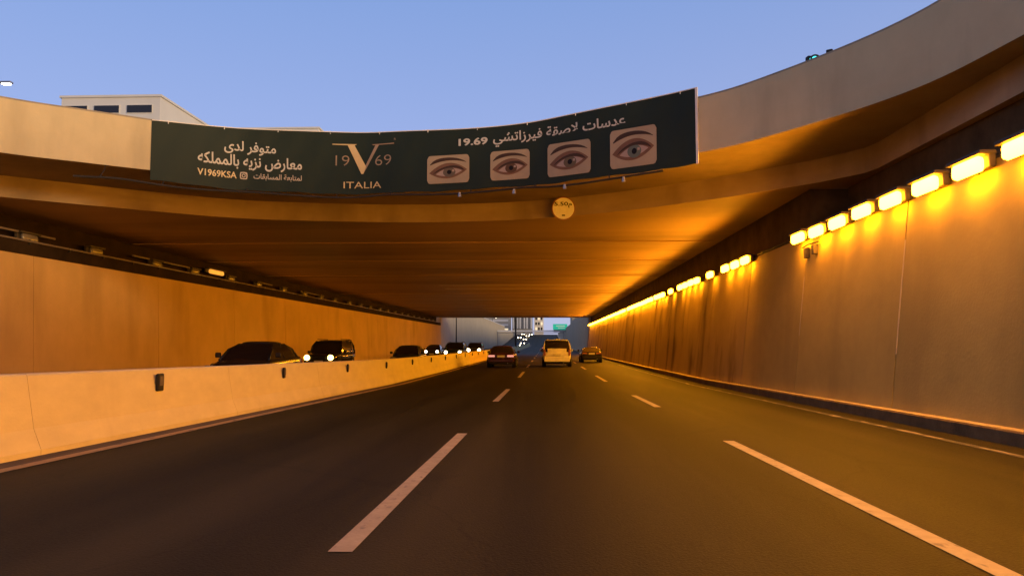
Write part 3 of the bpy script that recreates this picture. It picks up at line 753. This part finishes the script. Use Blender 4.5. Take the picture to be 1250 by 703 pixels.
# white finned building in the gap under the bridge
t = facade('finned_building', 'white building with tall vertical fins seen through the far opening', -19.5, -8.0, 455, 480, 6.2, 26, M['build_grey'])
for k in range(6):
    obj('fin', bx((-5 + 2.0 * k + (.5 if k % 2 else 0), -.7, 11), (.9, 1.3, 15)), M['build_pale'], t)
for k in range(5):
    obj('window', bx((-4 + 2.0 * k, -.1, 9 + (k * 5) % 7), (.8, .3, 3.2)), M['window_dark'], t)
facade('pale_tower', 'pale tower right of the finned building, seen through the far opening', -6.6, -1.2, 460, 475, 6.2, 30, M['build_white'],
       [(-6 + 1.6 * k, -5 + 1.6 * k, 9 + 3 * j, 10.6 + 3 * j, M['window_lit' if (k + j) % 3 == 0 else 'window_dark']) for k in range(3) for j in range(4)])
facade('striped_building', 'grey building with horizontal bands left of the finned building', -34, -19.8, 430, 450, 6.2, 24, M['build_grey'],
       [(-33, -20.6, 8.5 + 2.4 * j, 9.4 + 2.4 * j, M['window_lit' if j == 0 else 'build_pale']) for j in range(5)])
facade('cream_building', 'low cream building left behind the grey wall', -60, -36, 400, 430, 6.2, 19, M['build_cream'], [(-58 + 3 * k, -56.5 + 3 * k, 12, 14, M['window_dark']) for k in range(7)])
facade('right_building', 'blue grey building behind the right wall beyond the bridge', 13, 40, 380, 410, 6.2, 17, M['blue_wall'], [(14 + 3 * k, 15.8 + 3 * k, 11, 13, M['window_dark']) for k in range(8)])
# sign gantry
gt = thing('sign_gantry', 'pale overhead gantry crossing both carriageways far beyond the bridge', 'gantry', (-5, 262, 0))
obj('crossbeam', bx((0, 0, 5.35), (22.5, .6, .45)), M['build_pale'], gt)
obj('crossbeam', bx((0, .4, 4.75), (22.5, .2, .25)), M['steel'], gt)
for x in (-11.1, 11.1): obj('post', bx((x, .2, 2.6), (.35, .35, 6.0)), M['steel'], gt)
gs = thing('road_sign', 'lit green direction sign on the distant gantry', 'sign', (4.9, 261.5, 6.7))
obj('sign_face', bx((0, 0, 0), (4.8, .1, 1.9), bev=.02), M['sign_green'], gs)
obj('sign_stripe', bx((.1, -.07, .3), (3.0, .04, .22)), M['sign_white'], gs)
obj('sign_stripe', bx((.4, -.07, -.35), (2.2, .04, .22)), M['sign_white'], gs)
obj('sign_frame', bx((0, .1, -.6), (4.4, .1, 2.2)), M['steel'], gs)

# traffic signals standing on the deck behind the parapet
def signal(x, y, zt, rz, label, green):
    t = thing('traffic_signal', label, 'traffic light', (x, y, 6.3), rz, 'traffic signals on the bridge')
    h = zt - 6.3
    obj('post', tb([(0, 0, 0), (0, 0, h - .5)], .06, 8), M['steel_dark'], t)
    hd = obj('signal_head', bx((0, .06, h - .45), (.34, .2, .95), bev=.03), M['steel_dark'], t)
    for k, mm in enumerate((M['signal_green'] if green else M['trim'], M['trim'], M['trim'])):
        l = obj('signal_lens', disc(B(), (0, -.06, h - .14 - .3 * k), .135, .06, 'Y', 16), mm, t)
        v = B(); tube(v, [(.14 * math.cos(a), -.16, h - .14 - .3 * k + .13 * math.sin(a)) for a in [R(q) for q in range(-10, 200, 21)]], .03, 5)
        obj('visor', v, M['trim'], t)
    return t
signal(8.05, 23.2, 9.78, R(8), 'traffic signal showing green over the right parapet', True)
s2 = signal(9.0, 24.2, 10.32, R(60), 'traffic signal turned edge on, just right of the green one', False)

# ------------------------------------------------------------------ vehicles
def subsurf(o, n=2):
    m = o.modifiers.new('smooth', 'SUBSURF'); m.levels = n; m.render_levels = n
    for p in o.data.polygons: p.use_smooth = True
    return o
def wheel(t, x, y, r, wd):
    tb_ = obj('wheel', disc(B(), (0, 0, 0), r, wd, 'X', 20), M['tyre'], t, loc=(x, y, r))
    s = 1 if x > 0 else -1
    bm = disc(B(), (s * (wd / 2 + .004), 0, 0), r * .62, .02, 'X', 14); obj('rim', bm, M['rim'], tb_)
    bm = B()
    for k in range(5):
        a = 2 * math.pi * k / 5; box(bm, (s * (wd / 2 + .018), math.cos(a) * r * .3, math.sin(a) * r * .3), (.012, r * .12, r * .52), Matrix.Rotation(a + math.pi / 2, 3, 'X'))
    obj('spokes', bm, M['steel'], tb_)
def make_car(kind, paint, label, x, y, rz=0.0, head='head_off', tail='tail_off', group=None, cat=None, W=1.82, H=1.45, hr=.09, Lc=4.6):
    suv = kind == 'suv'
    t = thing('parked_car' if False else ('suv' if suv else 'sedan_car'), label, cat or ('suv' if suv else 'car'), (x, y, zr(y) + .006), rz, group)
    hw = W / 2; hl = Lc / 2; zb = .98 if not suv else 1.08; lo = .24 if not suv else .36
    if suv:
        st = [(-hl, .62, .92, .80), (-hl + .06, lo + .1, zb, .94), (-hl + .5, lo, zb, 1), (-.8, lo, zb, 1), (.9, lo, zb - .02, 1), (1.25, lo, zb, .98), (hl - .5, lo + .02, zb - .06, .96), (hl - .1, lo + .1, zb - .14, .9), (hl, .62, .85, .78)]
        cab = (-hl + .12, 1.05, -hl + .40, .35, .93, .80)
    else:
        st = [(-hl, .55, .80, .80), (-hl + .08, lo + .08, .96, .92), (-hl + .6, lo, 1.0, .98), (-.9, lo, .96, 1), (.6, lo, .93, 1), (1.0, lo, .92, .99), (hl - .5, lo + .02, .80, .95), (hl - .1, lo + .06, .68, .88), (hl, .50, .60, .76)]
        cab = (-hl + .55, 1.20, -hl + 1.45, .20, .90, .66)
    bm = B(); rings = []
    for (yy, zl, zh, f) in st:
        w_ = hw * f; mid = (zl + zh) / 2
        half = [(w_ * .80, zl), (w_ * .97, zl + .10), (w_, mid), (w_ * .985, zh - .10), (w_ * .90, zh - .01), (w_ * .5, zh + .03)]
        pts = half + [(-a, b) for a, b in reversed(half)]
        rings.append([bm.verts.new((a, yy, b)) for a, b in pts])
    n = len(rings[0])
    for a, b in zip(rings, rings[1:]):
        for k in range(n): bm.faces.new((a[k], a[(k + 1) % n], b[(k + 1) % n], b[k]))
    bm.faces.new(rings[0]); bm.faces.new(list(reversed(rings[-1])))
    subsurf(obj('body', bm, paint, t), 2)
    r0, f0, r1, f1, wb, wt = cab; wb *= hw; wt *= hw; zc = zb - .10 if not suv else zb - .06; zt = H - .07
    C0 = {('r', -1): Vector((-wb, r0, zc)), ('r', 1): Vector((wb, r0, zc)), ('f', -1): Vector((-wb, f0, zc)), ('f', 1): Vector((wb, f0, zc))}
    C1 = {('r', -1): Vector((-wt, r1, zt)), ('r', 1): Vector((wt, r1, zt)), ('f', -1): Vector((-wt, f1, zt)), ('f', 1): Vector((wt, f1, zt))}
    Cm = {k: C0[k].lerp(C1[k], .55) + Vector((k[1] * .035, (-.05 if k[0] == 'r' else .05), .02)) for k in C0}
    def pane(name, ks):
        rows = []
        for C_ in (C0, Cm, C1):
            p, q_ = C_[ks[0]], C_[ks[1]]; mid = (p + q_) / 2
            if ks[0][0] == ks[1][0]: mid = mid + Vector((0, .09 if ks[0][0] == 'f' else -.07, 0))
            rows.append([p, (p + mid) / 2 + (mid - (p + q_) / 2) * .25, mid, (q_ + mid) / 2 + (mid - (p + q_) / 2) * .25, q_])
        bm = B(); inn = Vector((0, (r0 + f0) / 2, (zc + zt) / 2))
        A = [[bm.verts.new(v) for v in r_] for r_ in rows]; D = [[bm.verts.new(v + (inn - v).normalized() * .03) for v in r_] for r_ in rows]
        for i in range(2):
            for k in range(4):
                bm.faces.new((A[i][k], A[i][k+1], A[i+1][k+1], A[i+1][k])); bm.faces.new((D[i][k], D[i+1][k], D[i+1][k+1], D[i][k+1]))
        obj(name, bm, M['glass'], t, smooth=True)
    pane('windshield', [('f', -1), ('f', 1)]); pane('rear_window', [('r', -1), ('r', 1)])
    pane('side_window', [('r', -1), ('f', -1)]); pane('side_window', [('r', 1), ('f', 1)])
    bm = B(); rr = []
    for (zz, sx_, sy_) in ((zt - .03, 1.03, 1.04), (zt + .02, 1.02, 1.02), (zt + .06, .80, .86), (zt + .075, .4, .5)):
        rr.append([bm.verts.new((a * wt * sx_, (r1 + f1) / 2 + b * (f1 - r1) / 2 * sy_, zz)) for a, b in ((-1, -1), (0, -1.06), (1, -1), (1, 0), (1, 1), (0, 1.10), (-1, 1), (-1, 0))])
    for a, b in zip(rr, rr[1:]):
        for k in range(8): bm.faces.new((a[k], a[(k + 1) % 8], b[(k + 1) % 8], b[k]))
    bm.faces.new(rr[0]); bm.faces.new(rr[-1]); subsurf(obj('roof', bm, paint, t), 1)
    for s in (-1, 1):
        for e in ('r', 'f'): obj('pillar', tb([C0[(e, s)] + Vector((0, 0, -.02)), Cm[(e, s)], C1[(e, s)] + Vector((-s * .03, .05 if e == 'r' else -.05, -.03))], .04 if not suv else .055, 6), paint, t, smooth=True)
        a = C0[('r', s)].lerp(C0[('f', s)], .5); b = C1[('r', s)].lerp(C1[('f', s)], .5); obj('pillar', tb([a, b], .03, 6), M['trim'], t)
        if suv:
            a = C0[('r', s)].lerp(C0[('f', s)], .22); b = C1[('r', s)].lerp(C1[('f', s)], .16); obj('pillar', tb([a, b], .045, 6), paint, t)
            obj('roof_rail', tb([(s * wt * .9, r1 + .1, zt + .10), (s * wt * .9, f1 - .1, zt + .10)], .025, 6), M['trim'], t)
        m_ = obj('mirror', bx((s * (hw + .10), f0 - .35, zb + .03), (.18, .12, .15), bev=.03), paint, t)
        obj('mirror_glass', bx((s * (hw + .10), f0 - .415, zb + .03), (.14, .01, .11)), M['glass'], m_)
        hz = .70 if not suv else .80
        hx = s * hw * .70
        if head == 'head_off':
            obj('headlight', bx((hx, hl - .10, hz - .03), (.34, .14, .13), bev=.03), M[head], t)
        else:
            obj('headlight', disc(B(), (hx, hl + .0, hz), hr * .72, .08, 'Y', 16), M[head], t)
        if suv: obj('taillight', bx((s * hw * .86, -hl + .04, 1.0), (.16, .14, .42), bev=.03), M[tail], t)
        else: obj('taillight', bx((s * hw * .66, -hl + .045, .78), (.44, .12, .13), bev=.03), M[tail], t)
        wr = .33 if not suv else .39
        for yy in (-hl + .95, hl - .90):
            obj('wheel_arch', disc(B(), (s * (hw - .12), yy, wr + .03), wr + .09, .25, 'X', 20), M['trim'], t)
            wheel(t, s * (hw - .10), yy, wr, .24)
    obj('bumper', bx((0, -hl - .01, .47 if not suv else .53), (W * .88, .14, .20 if not suv else .34), bev=.04), paint, t)
    obj('bumper', bx((0, -hl + .02, .32 if not suv else .33), (W * .80, .12, .10), bev=.02), M['trim'], t)
    obj('bumper', bx((0, hl - .02, .42 if not suv else .55), (W * .80, .12, .22), bev=.04), paint, t)
    obj('grille', bx((0, hl + .0, .58 if not suv else .80), (W * .42, .06, .14), bev=.01), M['trim'], t)
    obj('number_plate', bx((0, -hl - .02, .76 if not suv else .84), (.50, .10, .14)), M['plate'], t)
    obj('number_plate', bx((0, hl + .05, .44 if not suv else .58), (.50, .02, .12)), M['plate'], t)
    if suv:
        obj('spoiler', bx((0, r1 - .06, zt + .05), (wt * 1.9, .26, .05), bev=.015), paint, t)
        obj('tailgate', bx((0, -hl + .01, 1.02), (W * .66, .05, .50), bev=.02), paint, t)
        obj('rear_wiper', tb([(0, r0 - .05, zc + .06), (.32, r0 - .02, zc + .16)], .012, 5), M['trim'], t)
    obj('exhaust', disc(B(), (.45, -hl - .02, .30), .035, .14, 'Y', 10), M['steel'], t)
    obj('underbody', bx((0, 0, .30), (W * .84, Lc * .9, .16)), M['trim'], t)
    return t
make_car('suv', M['car_white'], 'white estate-like suv seen from behind in the middle lane', .78, 56.4, 0, tail='tail_off', W=2.0, H=1.88, Lc=4.9)
sv = bpy.data.objects['suv']
obj('roof_beacon', bx((.1, -1.2, 1.92), (.3, .14, .07), bev=.02), M['head_off'], sv)
make_car('sedan', M['car_maroon'], 'dark red sedan with lit rear lamps in the left lane, seen from behind', -2.98, 54.4, 0, tail='tail_pink', W=1.92, H=1.46)
make_car('sedan', M['car_black'], 'small black sedan in the right lane beside the wall', 3.95, 69.5, 0, tail='tail_off', W=1.80, H=1.30)
make_car('sedan', M['car_black'], 'nearest oncoming black sedan showing its roof above the barrier', -9.95, 26.6, R(180), head='head_off', W=1.85, H=1.42, Lc=4.8).scale = (1, 1, 1.12)
make_car('suv', M['car_black'], 'oncoming dark suv with bright yellow headlights above the barrier', -12.95, 46.5, R(180), head='head_warm', W=1.95, H=1.82, hr=.21, Lc=4.8)
make_car('sedan', M['car_green'], 'oncoming dark car with weak lights, third along the barrier', -9.15, 52.0, R(180), head='head_off', W=1.85, H=1.50)
make_car('sedan', M['car_black'], 'oncoming car in the outer lane with headlights on, fourth along the barrier', -12.95, 90.5, R(180), head='head_on', W=1.85, H=1.5, hr=.20)
make_car('suv', M['car_green'], 'oncoming dark green suv with headlights on, fifth along the barrier', -8.8, 76.0, R(180), head='head_on', W=1.9, H=1.75, hr=.20)
make_car('sedan', M['car_silver'], 'oncoming silver car with headlights on just outside the bridge', -12.1, 128, R(180), head='head_on', W=1.85, H=1.5, hr=.24)
make_car('suv', M['car_grey'], 'oncoming grey suv with large headlights behind the dark red sedan', -9.0, 100, R(180), head='head_on', W=1.9, H=1.75, hr=.26)
fl = ['first distant car coming down the far ramp with headlights on', 'second distant car coming down the far ramp with headlights on', 'third distant car coming down the far ramp with headlights on',
      'fourth distant car coming down the far ramp with headlights on', 'topmost distant car on the far ramp with headlights on', 'distant car on the far flat road in the inner lane, headlights on', 'distant car at the right of the ramp with headlights on']
for i, (xx, yy, hr) in enumerate([(-9.0, 395, .26), (-12.4, 372, .34), (-9.2, 350, .28), (-8.8, 300, .24), (-12.2, 425, .26), (-9.0, 255, .22), (-7.9, 418, .26)]):
    make_car('sedan', M['car_grey'], fl[i], xx, yy, R(180), head='head_on', group='distant oncoming cars', W=1.8, H=1.45, hr=hr)
make_car('sedan', M['car_black'], 'tiny dark car far ahead left of the white suv', .2, 150, 0, tail='tail_on', W=1.8, H=1.45)
